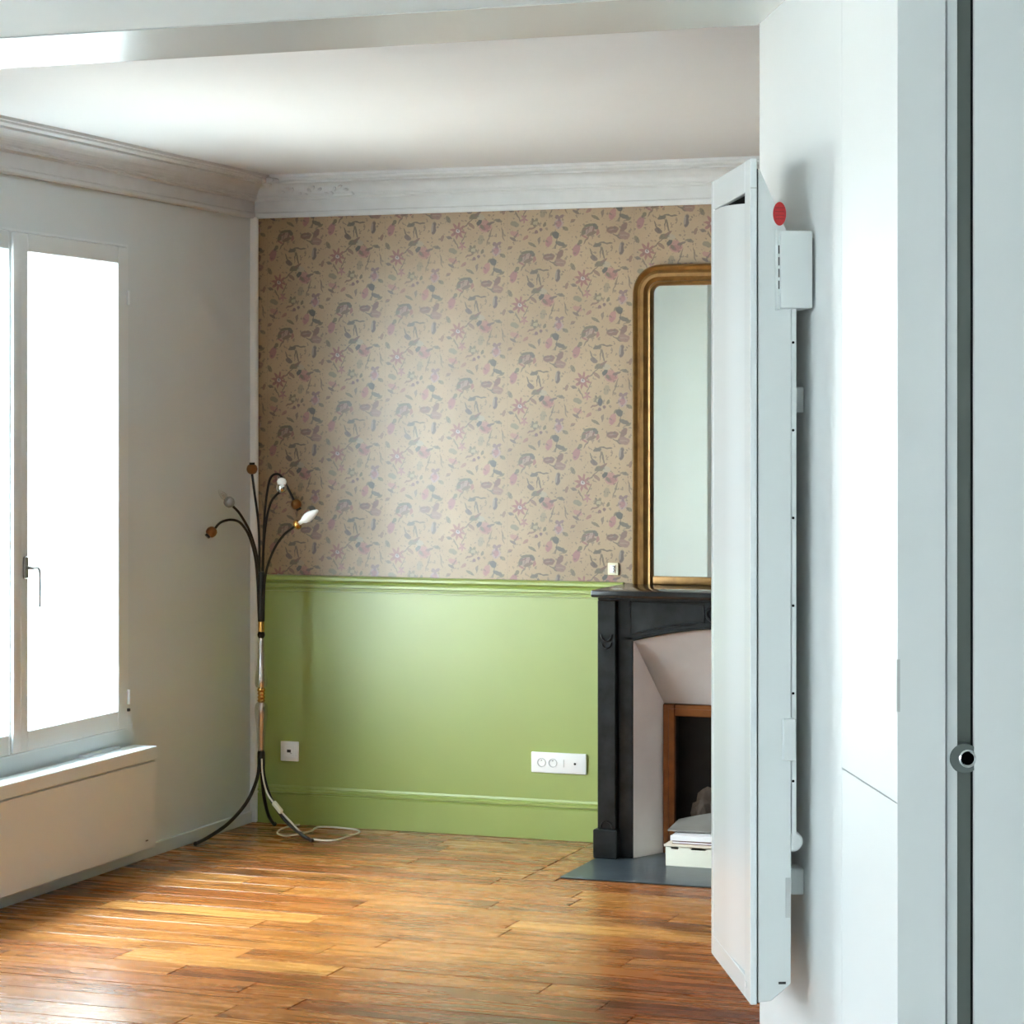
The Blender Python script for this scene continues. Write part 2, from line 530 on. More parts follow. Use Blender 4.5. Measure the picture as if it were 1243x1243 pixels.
def add_box(bm, x0, x1, y0, y1, z0, z1, bev=0.0, seg=1):
    t = bmesh.new()
    bmesh.ops.create_cube(t, size=1.0)
    for v in t.verts:
        v.co = ((x0 + x1) / 2 + v.co.x * (x1 - x0), (y0 + y1) / 2 + v.co.y * (y1 - y0), (z0 + z1) / 2 + v.co.z * (z1 - z0))
    if bev > 0:
        bmesh.ops.bevel(t, geom=t.edges[:], offset=bev, segments=seg, affect='EDGES', profile=0.5)
    join(bm, t)
    return bm


def join(bm, t, mtx=None):
    if mtx is not None:
        bmesh.ops.transform(t, matrix=mtx, verts=t.verts)
    vm = {}
    for v in t.verts:
        vm[v] = bm.verts.new(v.co)
    for f in t.faces:
        try:
            bm.faces.new([vm[v] for v in f.verts])
        except ValueError:
            pass
    t.free()


def box(name, x0, x1, y0, y1, z0, z1, m, parent=None, bev=0.0, seg=1, **kw):
    bm = bmesh.new()
    add_box(bm, min(x0, x1), max(x0, x1), min(y0, y1), max(y0, y1), min(z0, z1), max(z0, z1), bev, seg)
    return mesh_obj(name, bm, m, parent, smooth=seg > 1, **kw)


def add_prism(bm, pts, off):
    """closed polygon (3-D points) extruded by the vector off"""
    off = Vector(off)
    a = [bm.verts.new(p) for p in pts]
    c = [bm.verts.new(Vector(p) + off) for p in pts]
    bm.faces.new(a)
    bm.faces.new(c[::-1])
    n = len(pts)
    for i in range(n):
        bm.faces.new((a[i], a[(i + 1) % n], c[(i + 1) % n], c[i]))


def prism(name, pts, off, m, parent=None, bev=0.0, **kw):
    bm = bmesh.new()
    add_prism(bm, pts, off)
    if bev > 0:
        bmesh.ops.bevel(bm, geom=bm.edges[:], offset=bev, segments=1, affect='EDGES')
    return mesh_obj(name, bm, m, parent, **kw)


def catmull(pts, n=6):
    P = [Vector(p) for p in pts]
    if len(P) < 3:
        return P
    P = [P[0] * 2 - P[1]] + P + [P[-1] * 2 - P[-2]]
    out = []
    for i in range(1, len(P) - 2):
        for j in range(n):
            t = j / n
            a, b, c, d = P[i - 1], P[i], P[i + 1], P[i + 2]
            out.append(0.5 * ((2 * b) + (c - a) * t + (2 * a - 5 * b + 4 * c - d) * t * t + (3 * b - a - 3 * c + d) * t ** 3))
    out.append(P[-2])
    return out


def add_tube(bm, pts, r, seg=8, smooth_n=6, closed=False):
    Q = catmull(pts, smooth_n) if smooth_n > 1 else [Vector(p) for p in pts]
    n = len(Q)
    rings = []
    up = Vector((0, 0, 1))
    prev = None
    for i, p in enumerate(Q):
        if closed:
            t = Q[(i + 1) % n] - Q[i - 1]
        else:
            t = Q[min(i + 1, n - 1)] - Q[max(i - 1, 0)]
        if t.length < 1e-9:
            t = Vector((0, 0, 1))
        t.normalize()
        if prev is None:
            ref = up if abs(t.dot(up)) < 0.95 else Vector((1, 0, 0))
            nrm = (ref - t * ref.dot(t)).normalized()
        else:
            nrm = (prev - t * prev.dot(t))
            nrm = nrm.normalized() if nrm.length > 1e-6 else prev
        prev = nrm
        bn = t.cross(nrm)
        rr = r(i / max(1, n - 1)) if callable(r) else r
        rings.append([bm.verts.new(p + (nrm * math.cos(2 * PI * k / seg) + bn * math.sin(2 * PI * k / seg)) * rr) for k in range(seg)])
    m = n if closed else n - 1
    for i in range(m):
        A, B = rings[i], rings[(i + 1) % n]
        for k in range(seg):
            bm.faces.new((A[k], A[(k + 1) % seg], B[(k + 1) % seg], B[k]))
    if not closed:
        bm.faces.new(rings[0][::-1])
        bm.faces.new(rings[-1])


def tube(name, pts, r, m, parent=None, seg=8, smooth_n=6, closed=False):
    bm = bmesh.new()
    add_tube(bm, pts, r, seg, smooth_n, closed)
    return mesh_obj(name, bm, m, parent, smooth=True)


def add_lathe(bm, prof, seg=20, mtx=None, ring=False):
    """prof = [(radius, z)] turned about z"""
    t = bmesh.new()
    rings = []
    for r, z in prof:
        if r < 1e-5:
            rings.append([t.verts.new((0, 0, z))])
        else:
            rings.append([t.verts.new((r * math.cos(2 * PI * k / seg), r * math.sin(2 * PI * k / seg), z)) for k in range(seg)])
    for A, B in zip(rings, rings[1:]):
        for k in range(seg):
            q = [A[k % len(A)], A[(k + 1) % len(A)], B[(k + 1) % len(B)], B[k % len(B)]]
            u = []
            for v in q:
                if v not in u:
                    u.append(v)
            if len(u) > 2:
                t.faces.new(u)
    if ring:
        for k in range(seg):
            t.faces.new((rings[-1][k], rings[-1][(k + 1) % seg], rings[0][(k + 1) % seg], rings[0][k]))
    elif len(rings[0]) > 1:
        t.faces.new(rings[0][::-1])
    if not ring and len(rings[-1]) > 1:
        t.faces.new(rings[-1])
    join(bm, t, mtx)


def lathe(name, prof, m, parent=None, seg=20, mtx=None, ring=False):
    bm = bmesh.new()
    add_lathe(bm, prof, seg, mtx, ring)
    return mesh_obj(name, bm, m, parent, smooth=True)


def along(p, d):
    """matrix that puts local z along d at p"""
    q = Vector((0, 0, 1)).rotation_difference(Vector(d).normalized())
    return Matrix.Translation(Vector(p)) @ q.to_matrix().to_4x4()


def add_sweep(bm, prof, path):
    """open or closed profile ring placed at each path frame: path = list of functions profile point -> 3-D point"""
    rings = [[bm.verts.new(fn(p)) for p in prof] for fn in path]
    n = len(prof)
    for A, B in zip(rings, rings[1:]):
        for k in range(n):
            bm.faces.new((A[k], A[(k + 1) % n], B[(k + 1) % n], B[k]))
    bm.faces.new(rings[0][::-1])
    bm.faces.new(rings[-1])


# ------------------------------------------------------------------ the setting
ZC, ZN = 2.483, 2.38           # ceiling of the far room, soffit of the opening and near room
YB0, YB1 = -3.49, -3.88        # the opening between the rooms
YE = -11.0                     # wall behind the camera
XR = 6.1

floor = box('floor', -0.42, XR + 0.3, YE - 0.3, 0.4, -0.25, -0.006, M['joint'])
tag(floor, 'varnished honey-brown oak board floor running along the papered wall', kind='structure')


tag(box('floor_near', 0.0, XR, YE, -4.2, -0.006, 0.0, mat('unseen_floor_pale', (198, 200, 199), 0.5)), 'unseen near-room floor, made pale grey against warm bounce light', kind='structure')  # unseen; pale grey added so no warm bounce reaches the jamb


def board(x0, x1, y0, y1, dz):
    bm = bmesh.new()
    g = 0.0014
    add_box(bm, x0 + g, x1 - g, y0 + g, y1 - g, -0.02, dz, 0.0)
    top = [e for e in bm.edges if all(v.co.z > dz - 1e-6 for v in e.verts)]
    bmesh.ops.bevel(bm, geom=top, offset=0.0012, segments=1, affect='EDGES')
    return mesh_obj('floor_board', bm, M['wood'], floor)


BW = 0.131
rows = 32
for r in range(rows):
    y1 = -0.004 - r * BW
    y0 = y1 - BW
    spans = [(0.0, 4.3)] if y0 < -0.80 else [(0.0, 1.388)]
    for xa, xb in spans:
        x = xa
        first = True
        while x < xb - 0.01:
            ln = random.uniform(0.25, 1.4) if first else random.uniform(0.55, 1.7)
            first = False
            x2 = x + ln
            if xb - x2 < 0.35:
                x2 = xb
            board(x, x2, y0, y1, random.uniform(-0.0012, 0.0))
            x = x2
    if r == 5:
        y_in = y0
board(1.39, 1.503, y_in, -0.004, -0.0005)
board(1.505, 2.6, y_in, -0.735, -0.0008)
for r in range(6):
    board(2.6, 4.3, -0.004 - (r + 1) * BW, -0.004 - r * BW, -0.0006)
board(2.499, 2.598, -0.735, -0.004, -0.0005)

# left wall with its window opening
WT = 0.42
WY0, WY1, WZ0, WZ1 = -2.512, -0.998, 0.470, 2.160
NEAR = [(-5.66, -5.14, 0.80, 2.16), (-10.5, -8.5, 0.40, 2.20)]
#     # near-room window, outside the view
bm = bmesh.new()
add_box(bm, -WT, 0, WY1, 0.3, -0.25, 2.75)
add_box(bm, -WT, 0, NEAR[0][1], WY0, -0.25, 2.75)
add_box(bm, -WT, 0, NEAR[1][1], NEAR[0][0], -0.25, 2.75)
add_box(bm, -WT, 0, YE - 0.3, NEAR[1][0], -0.25, 2.75)
for NY0, NY1, NZ0, NZ1 in NEAR:
    add_box(bm, -WT, 0, NY0, NY1, -0.25, NZ0)
    add_box(bm, -WT, 0, NY0, NY1, NZ1, 2.75)
add_box(bm, -WT, 0, WY0, WY1, -0.25, WZ0)
add_box(bm, -WT, 0, WY0, WY1, WZ1, 2.75)
wall_left = tag(mesh_obj('wall_left', bm, M['wall']), 'plain off-white painted wall around the tall window', kind='structure')

wall_back = tag(box('wall_back', 0.0, 4.6, 0.0, 0.3, -0.25, 2.75, M['wall']), 'end wall papered above and painted green below', kind='structure')
tag(box('wallpaper', 0.001, 4.5, -0.004, 0.0, 0.935, 2.34, M['wallpaper'], wall_back), 'beige wallpaper printed with trailing rose and brown flowers')
tag(box('dado_panel', 0.001, 4.5, -0.004, 0.0, 0.0, 0.935, M['green'], wall_back), 'apple-green painted dado')


def run_back(name, prof, x0, x1, m, label):
    bm = bmesh.new()
    pr = [(0.0, prof[0][1])] + prof + [(0.0, prof[-1][1])]
    for xa, xb in ((x0, x1), (2 * 2.0 - x1, 4.5)):
        add_sweep(bm, pr, [(lambda p, x=x: Vector((x, -p[0], p[1]))) for x in (xa, xb)])
    return tag(mesh_obj(name, bm, m), label, kind='structure')


run_back('trim_1', [(0.006, 0.957), (0.020, 0.955), (0.025, 0.949), (0.025, 0.940), (0.013, 0.932), (0.011, 0.927), (0.018, 0.923),
                    (0.018, 0.913), (0.010, 0.909), (0.010, 0.905), (0.014, 0.902), (0.014, 0.897), (0.006, 0.895)], 0.0, 1.505, M['green'],
         'moulded green chair rail between wallpaper and dado')
run_back('baseboard_back', [(0.016, 0.0), (0.016, 0.113), (0.010, 0.116), (0.010, 0.120), (0.017, 0.123), (0.017, 0.131), (0.010, 0.135),
                            (0.010, 0.140), (0.006, 0.147)], 0.0, 1.51, M['green'], 'green baseboard with two grooves along the top')
tag(box('baseboard_left', 0.0, 0.012, -3.49, 0.0, 0.0, 0.046, M['wall'], bev=0.002), 'low white baseboard under the window wall', kind='structure')
tag(box('trim_2', 0.0, 0.028, -0.030, -0.004, 0.0, 2.335, M['trim_white'], bev=0.005), 'white corner strip beside the wallpaper', kind='structure')

# ceilings
tag(box('ceiling', -WT, 4.6, YB0, 0.3, ZC, 2.75, M['ceiling']), 'white plaster ceiling of the room with the fireplace', kind='structure')
tag(box('ceiling_leak_cover', 4.6, XR + 0.3, YB0, 0.3, ZN, 2.75, M['near_ceiling']), 'unseen ceiling piece added beyond the side wall to stop a light leak', kind='structure')  # added out of view to keep sky light from leaking in
tag(box('trim_3', -WT, XR + 0.3, YB1, YB0, ZN, 2.75, M['beam']), 'glossy lacquered soffit of the wide opening between rooms', kind='structure')
tag(box('ceiling_near', -WT, XR + 0.3, YE - 0.3, YB1, ZN + 0.003, 2.75, M['near_ceiling']), 'flat white ceiling of the near room', kind='structure')

# cornices
prof = [(0.0, 2.330), (0.016, 2.330), (0.020, 2.336), (0.020, 2.348), (0.015, 2.352), (0.015, 2.396), (0.022, 2.402), (0.030, 2.404), (0.032, 2.410)]
for i in range(9):
    t = i / 8 * PI / 2
    prof.append((0.036 + 0.058 * (1 - math.cos(t)), 2.412 + 0.040 * math.sin(t)))
prof += [(0.098, 2.452), (0.098, 2.460), (0.112, 2.461), (0.120, 2.465), (0.122, 2.472), (0.132, 2.473), (0.134, 2.484), (0.0, 2.484)]
bm = bmesh.new()
path = []
nseg = 44
for i in range(nseg + 1):
    y = YB0 * (1 - i / nseg)
    wob = 0.0045 * math.sin(y * 5.2) * math.sin(y * 2.1 + 1.0) if i < nseg - 2 else 0.0
    path.append(lambda p, y=y, wob=wob, last=(i == nseg): Vector((p[0] + (wob if p[0] > 0.05 else 0), -p[0] if last else min(y, -0.15), p[1])))
add_sweep(bm, prof, path)
tag(mesh_obj('trim_4', bm, M['plaster']), 'moulded plaster cornice above the window wall', kind='structure')
bm = bmesh.new()
add_sweep(bm, prof, [lambda p: Vector((p[0], -p[0], p[1])), lambda p: Vector((0.3, -p[0], p[1])), lambda p: Vector((4.5, -p[0], p[1]))])
corn = tag(mesh_obj('trim_5', bm, M['plaster']), 'moulded plaster cornice above the wallpaper', kind='structure')
# leaf ornament in the corner
bm = bmesh.new()
for i, (a, r, l) in enumerate([(-45, 0.016, 0.06), (-15, 0.013, 0.055), (-75, 0.013, 0.055), (8, 0.010, 0.05), (-98, 0.010, 0.05)]):
    t = bmesh.new()
    bmesh.ops.create_icosphere(t, subdivisions=2, radius=1.0)
    d = Vector((math.cos(math.radians(a)), math.sin(math.radians(a)), 0.05))
    join(bm, t, Matrix.Translation(Vector((0.105, -0.105, 2.462)) + d * l * 0.6) @ Matrix.Rotation(math.radians(a), 4, 'Z') @ Matrix.Diagonal((l * 0.6, r, 0.012, 1)))
t = bmesh.new()
bmesh.ops.create_icosphere(t, subdivisions=2, radius=0.02)
join(bm, t, Matrix.Translation((0.115, -0.115, 2.457)))
for k in range(14):
    t = bmesh.new()
    bmesh.ops.create_icosphere(t, subdivisions=1, radius=1.0)
    x = 0.15 + k * 0.022 + random.uniform(-0.004, 0.004)
    join(bm, t, Matrix.Translation((x, -0.045 - 0.012 * math.sin(k * 1.3), 2.425 + 0.012 * math.sin(k * 1.3))) @ Matrix.Rotation(k * 0.8, 4, 'Y') @ Matrix.Diagonal((0.012, 0.006, 0.007, 1)))
mesh_obj('corner_ornament', bm, M['plaster'], corn, smooth=True)

# remaining walls
tag(box('wall_right', 4.5, 4.7, -3.95, 0.0, -0.006, 2.75, M['wall_unseen']), 'unseen side wall beyond the partition, darkened to cut bounce light', kind='structure')  # out of view; its dark grey is there to reduce interreflection
tag(box('wall_opening', 0.0, 0.868, YB1, YB0, -0.006, ZN, M['wall']), 'short white wall stub at the side of the opening', kind='structure')
tag(box('wall_right_near', XR, XR + 0.3, YE - 0.3, -3.0, -0.25, 2.75, M['wall_cool']), 'cool white side wall of the near room', kind='structure')
tag(box('wall_front', 0.0, XR, YE - 0.3, YE, -0.25, 2.75, M['wall_cool']), 'cool white wall behind the viewer', kind='structure')

# windows of the near room, outside the view
for i_, (NY0, NY1, NZ0, NZ1) in enumerate(NEAR):
    w2 = tag(empty('window_%d' % (i_ + 2), (-0.04, (NY0 + NY1) / 2, 0)), ('white window across from the oblique partition', 'white window at the end of the near room')[i_], kind='structure')
    bm = bmesh.new()
    hw = (NY1 - NY0) / 2
    for a_, b_ in ((-hw, -hw + 0.06), (-0.05, 0.05), (hw - 0.06, hw)):
        add_box(bm, -0.03, 0.03, a_, b_, NZ0, NZ1)
    for a_, b_ in ((-hw + 0.06, -0.05), (0.05, hw - 0.06)):
        add_box(bm, -0.03, 0.03, a_, b_, NZ0, NZ0 + 0.06)
        add_box(bm, -0.03, 0.03, a_, b_, NZ1 - 0.06, NZ1)
    mesh_obj('window_frame', bm, M['pvc'], w2)

# visible window
w1 = tag(empty('window_1', (0, -1.755, 0)), 'tall white two-leaf window with blown-out daylight', kind='structure')
ym = -1.755
bm = bmesh.new()
hy = 0.757
add_box(bm, -0.075, 0.004, hy - 0.016, hy, WZ0, WZ1)
add_box(bm, -0.075, 0.004, -hy, -hy + 0.016, WZ0, WZ1)
add_box(bm, -0.075, 0.004, -hy + 0.016, hy - 0.016, WZ1 - 0.008, WZ1)
add_box(bm, -0.075, 0.004, -hy + 0.016, hy - 0.016, WZ0, WZ0 + 0.006)
mesh_obj('window_frame', bm, M['pvc'], w1)
for s in (1, -1):
    ya, yb = (0.001, 0.740) if s > 0 else (-0.740, -0.001)
    z0, z1 = 0.478, 2.150
    st = 0.064
    bm = bmesh.new()
    ia = ya + (0.083 if s > 0 else st)
    ib = yb - (st if s > 0 else 0.030)
    add_box(bm, -0.06, 0.010, ya, ia, z0, z1, 0.003)
    add_box(bm, -0.06, 0.010, ib, yb, z0, z1, 0.003)
    add_box(bm, -0.06, 0.010, ia, ib, z0, z0 + 0.066, 0.003)
    add_box(bm, -0.06, 0.010, ia, ib, z1 - 0.060, z1, 0.003)
    sash = mesh_obj('sash', bm, M['pvc'], w1)
    box('pane', -0.030, -0.024, ia - 0.004, ib + 0.004, z0 + 0.062, z1 - 0.056, M['pane'], sash)
    if s > 0:
        box('meeting_bead', 0.010, 0.022, -0.024, 0.026, z0 + 0.004, z1 - 0.004, M['pvc'], sash, bev=0.006, seg=2)
        hd = box('handle', 0.010, 0.020, 0.048, 0.074, 1.035, 1.108, M['steel'], sash, bev=0.004)
        bm = bmesh.new()
        add_tube(bm, [(0.018, 0.061, 1.071), (0.045, 0.061, 1.071), (0.056, 0.064, 1.069), (0.060, 0.068, 1.05), (0.060, 0.068, 0.945)], 0.0062, 8, 5)
        mesh_obj('window_handle_lever', bm, M['steel'], hd, smooth=True)
        for hz in (0.56, 1.95):
            lathe('hinge', [(0.0, 0), (0.006, 0.0), (0.006, 0.05), (0.0, 0.05)], M['pvc'], sash, 10, Matrix.Translation((0.012, 0.746, hz)))
        box('hinge_cap', 0.006, 0.016, 0.741, 0.751, 0.535, 0.545, M['dark'], sash)
bm = bmesh.new()
add_box(bm, -WT - 0.04, -0.075, -hy, hy, WZ0 - 0.03, WZ0 + 0.004)
mesh_obj('outer_sill', bm, M['facade'], w1)

# ---- oblique partition with the sliding-door pocket.  Local x = to the right, local -y = towards the viewer
PL, PR = (2.895, -3.507, 0.0), math.radians(24.52)
part = tag(box('wall_partition', 0.018, 0.079, -1.233, 0.0, -0.006, ZN + 0.02, M['panel'], loc=PL, rz=PR), 'white oblique partition faced with flush panels', kind='structure')
box('partition_panel', 0.0, 0.0175, -0.8142, 0.0, 0.0, ZN + 0.01, M['panel'], part, bev=0.0008)
box('partition_panel', 0.0, 0.0175, -1.233, -0.8158, 0.9115, ZN + 0.01, M['panel'], part, bev=0.0008)
box('partition_panel', 0.0, 0.0175, -1.233, -0.8158, 0.0, 0.9095, M['panel'], part, bev=0.0008)
box('end_cap', 0.0, 0.079, -1.2362, -1.2332, 0.0, ZN + 0.01, M['panel'], part)
box('finger_notch', -0.0012, 0.004, -1.2368, -1.2330, 1.06, 1.145, M['socket_grey'], part)
tag(box('wall_jamb', 0.128, 2.95, -1.233, -1.05, -0.006, ZN + 0.02, M['panel'], loc=PL, rz=PR), 'white jamb wall beside the sliding-door pocket', kind='structure')
door = tag(empty('door_1', PL, PR), 'white pocket sliding door pushed back into the wall', kind='structure')
box('door_leaf', 0.0835, 0.1008, -1.229, -0.25, 0.0, ZN - 0.01, M['panel'], door, bev=0.001)
box('gap_shade', 0.0792, 0.0833, -1.17, -0.25, 0.0, ZN - 0.01, M['gap'], door)  # dark fill standing for the shade inside the open gap
box('edge_channel', 0.101, 0.1278, -1.216, -0.25, 0.0, ZN - 0.01, M['channel'], door)  # mid-grey strip set back along the door edge
box('dark_edge_strip', 0.1262, 0.1278, -1.224, -1.216, 0.0, ZN - 0.01, M['gap'], door)  # thin near-black strip next to the jamb wall
rot_y = Matrix.Rotation(PI / 2, 4, 'X')     # local z -> -y
pull = lathe('edge_pull', [(0.0, 0), (0.0245, 0), (0.0245, 0.034), (0.0230, 0.0342), (0.021, 0.0330), (0.0, 0.0330)], M['cup'], door, 28,
             Matrix.Translation((0.1125, -1.1965, 0.982)) @ rot_y)
lathe('pull_ring', [(0.0105, 0.0), (0.0148, 0.0), (0.0148, 0.012), (0.0125, 0.014), (0.0105, 0.012)], M['chrome'], pull, 24,
      Matrix.Translation((0.1175, -1.2200, 0.982)) @ rot_y, ring=True)
lathe('pull_hole', [(0.0, 0.0), (0.0106, 0.0), (0.0106, 0.0112), (0.0, 0.0112)], M['black'], pull, 24,
      Matrix.Translation((0.1175, -1.2200, 0.982)) @ rot_y)

# ------------------------------------------------------------------ tall heater on the partition
h = tag(empty('vertical_panel_heater', PL, PR), 'tall white enamelled panel heater mounted on the oblique partition', 'heater')
HA0, HA1 = 0.10, 0.560          # along the wall, towards the viewer
# profile of the body: (distance from wall, z)
pf = [(0.106, 0.431), (0.080, 0.434), (0.042, 0.466), (0.040, 1.880), (0.050, 1.888), (0.102, 2.012), (0.106, 2.012)]
prism('body', [(-b, -HA1 + 0.002, z) for b, z in pf], (0, HA1 - HA0 - 0.004, 0), M['heater'], h, bev=0.002)
# front frame with opening
oa0, oa1, oz0, oz1 = HA0 + 0.030, HA1 - 0.062, 0.470, 1.972
bm = bmesh.new()
add_box(bm, -0.120, -0.1075, -HA1, -oa1, 0.428, 2.032, 0.0015)
add_box(bm, -0.120, -0.1075, -oa0, -HA0, 0.428, 2.032, 0.0015)
add_box(bm, -0.120, -0.1075, -oa1, -oa0, oz1, 2.032, 0.0015)
add_box(bm, -0.120, -0.1075, -oa1, -oa0, 0.428, oz0, 0.0015)
frame = mesh_obj('front_frame', bm, M['heater_gloss'], h)
box('side_seam', -0.1074, -0.1061, -HA1 + 0.001, -HA1 + 0.02, 0.432, 2.012, M['gap'], h)
# curved inner panel: flush along most of its width, dipping back towards the near side, with a slot at the top
bm = bmesh.new()
nu = 16
rows_ = []
for i in range(nu + 1):
    t = i / nu
    a = oa0 + 0.0008 + t * (oa1 - oa0 - 0.0016)
    dip = 0.006 * (0.5 - 0.5 * math.cos(PI * min(1, max(0, (t - 0.35) / 0.65))))
    top = oz1 - 0.002 - 0.018 * max(0.0, (t - 0.2) / 0.8) ** 1.25
    rows_.append([bm.verts.new(v) for v in ((-0.1195 + dip, -a, oz0 + 0.001), (-0.1195 + dip, -a, top), (-0.1115 + dip * 0.3, -a, top), (-0.1115 + dip * 0.3, -a, oz0 + 0.001))])
for A, B in zip(rows_, rows_[1:]):
    for k in range(4):
        bm.faces.new((A[k], B[k], B[(k + 1) % 4], A[(k + 1) % 4]))
bm.faces.new(rows_[0]); bm.faces.new(rows_[-1][::-1])
mesh_obj('front_panel', bm, M['heater_gloss'], h)
box('slot_back', -0.1090, -0.1078, -oa1, -oa0, oz1 - 0.05, oz1 + 0.001, M['black'], h)
box('frame_joint', -0.1202, -0.1085, -HA1 - 0.0006, -HA1 + 0.002, 1.9745, 1.9765, M['socket_grey'], h)
# red sticker on the near side
bm = bmesh.new()
add_lathe(bm, [(0.0, 0.0), (0.0225, 0.0), (0.0225, 0.0008), (0.0, 0.0008)], 32, Matrix.Translation((-0.0640, -HA1 + 0.002, 1.927)) @ rot_y @ Matrix.Diagonal((0.56, 1, 1, 1)))
st = tag(mesh_obj('round_sticker', bm, M['red'], h), 'red oval sticker')
bm = bmesh.new()
for k in range(4):
    add_box(bm, -0.0725 + 0.0, -0.0555, -HA1 + 0.0006, -HA1 + 0.0014, 1.9375 - k * 0.007, 1.9388 - k * 0.007)
mesh_obj('sticker_print', bm, mat('sticker_print', (150, 30, 36), 0.5), st)
# control box
cb = box('control_box', -0.0675, -0.006, -0.585, -0.47, 1.747, 1.893, M['heater'], h, bev=0.003, seg=2)
box('box_cover', -0.0725, -0.066, -0.580, -0.47, 1.744, 1.896, M['heater'], cb, bev=0.001)
for k in range(4):
    box('vent_slot', -0.0705, -0.0682, -0.5805, -0.579, 1.783 + k * 0.0222, 1.799 + k * 0.0222, M['dark'], cb)
# mounting rail with screw holes, brackets, pipe
rail = box('mounting_rail', -0.040, -0.0315, -0.556, -0.12, 0.72, 1.75, M['heater'], h)
for k in range(7):
    z = 1.683 - k * 0.1665
    if z > 0.73:
        lathe('screw_hole', [(0.0, 0), (0.0026, 0), (0.0026, 0.001), (0.0, 0.001)], M['black'], rail, 10, Matrix.Translation((-0.0375, -0.556, z)) @ rot_y)
for z in (0.62, 1.55):
    box('wall_bracket', -0.034, -0.001, -0.30, -0.25, z, z + 0.05, M['heater'], h, bev=0.002)
    box('wall_bracket', -0.034, -0.001, -0.48, -0.43, z, z + 0.05, M['heater'], h, bev=0.002)
box('rail_clip', -0.059, -0.034, -0.568, -0.54, 0.890, 0.970, M['heater'], h, bev=0.002)
lathe('cable_entry', [(0.0, 0), (0.0195, 0), (0.0195, 0.03), (0.016, 0.034), (0.0, 0.034)], M['heater'], h, 20, Matrix.Translation((-0.037, -0.52, 0.735)) @ rot_y)
box('rating_label', -0.0525, -0.0425, -0.5592, -0.557, 0.592, 0.668, M['socket_grey'], h)
box('drip_slot', -0.066, -0.052, -0.5592, -0.5575, 0.466, 0.4705, M['dark'], h)
box('front_catch', -0.1212, -0.119, -0.520, -0.506, 0.452, 0.462, M['socket_grey'], h)

# ------------------------------------------------------------------ low convector under the window
c = tag(empty('convector_heater', (0.0, -1.755, 0)), 'long low white convector heater under the tall window', 'heater')
box('body', 0.014, 0.086, -0.765, 0.776, 0.070, 0.405, M['convector'], c, bev=0.004)
box('front_panel', 0.0865, 0.100, -0.770, 0.782, 0.063, 0.363, M['convector'], c, bev=0.003)
box('top_cap', 0.012, 0.104, -0.770, 0.783, 0.369, 0.415, M['convector'], c, bev=0.003)
box('badge', 0.0995, 0.1015, 0.706, 0.722, 0.093, 0.097, M['dark'], c)
box('wall_bracket', 0.0015, 0.030, 0.42, 0.66, 0.380, 0.424, M['convector'], c, bev=0.003)
box('wall_bracket', 0.0015, 0.030, -0.66, -0.42, 0.380, 0.424, M['convector'], c, bev=0.003)
box('wall_bracket', 0.0015, 0.015, -0.5, 0.5, 0.12, 0.16, M['convector'], c)

# ------------------------------------------------------------------ fireplace
FX = 2.0
f = tag(empty('fireplace', (FX, 0, 0)), 'black marble fireplace with arched frieze and white splayed surround', 'fireplace')
GY = -0.0045        # wall face
sh = box('mantel_shelf', -0.495, 0.495, -0.405, GY, 0.9275, 0.953, M['marble_top'], f, bev=0.006, seg=2)
box('shelf_bed_mould', -0.482, 0.482, -0.365, GY, 0.914, 0.9275, M['marble'], f, bev=0.004)
for s in (-1, 1):
    p = box('pilaster', s * 0.490, s * 0.423, -0.340, GY, 0.106, 0.914, M['marble'], f, bev=0.003)
    box('plinth', s * 0.503, s * 0.414, -0.354, GY, 0.004, 0.106, M['marble'], f, bev=0.004)
    tube('carved_arc', [(s * 0.477, -0.341, 0.795), (s * 0.470, -0.343, 0.778), (s * 0.456, -0.3435, 0.770), (s * 0.442, -0.343, 0.778), (s * 0.436, -0.341, 0.795)], 0.0032, M['marble'], p, 6, 4)
    tube('carved_arc', [(s * 0.475, -0.341, 0.765), (s * 0.468, -0.343, 0.750), (s * 0.456, -0.3435, 0.745), (s * 0.444, -0.343, 0.750), (s * 0.438, -0.341, 0.765)], 0.0028, M['marble'], p, 6, 4)
    tube('carved_arc', [(s * 0.478, -0.341, 0.110), (s * 0.472, -0.343, 0.128), (s * 0.456, -0.3435, 0.136), (s * 0.440, -0.343, 0.128), (s * 0.434, -0.341, 0.110)], 0.0035, M['marble'], p, 6, 4)
    j = box('jamb', s * 0.423, s * 0.369, -0.310, -0.20, 0.004, 0.785, M['marble'], f, bev=0.002)
    # splayed cheek
    pts = [(s * 0.3685, -0.303, 0.004), (s * 0.300, -0.152, 0.004), (s * 0.300, -0.152, 0.537), (s * 0.3685, -0.303, 0.775)]
    prism('splay_panel', pts, (s * 0.03, 0.012, 0), M['splay'], f)


def arch(d):
    return 0.771 + 0.051 * (1 - (d / 0.369) ** 2)


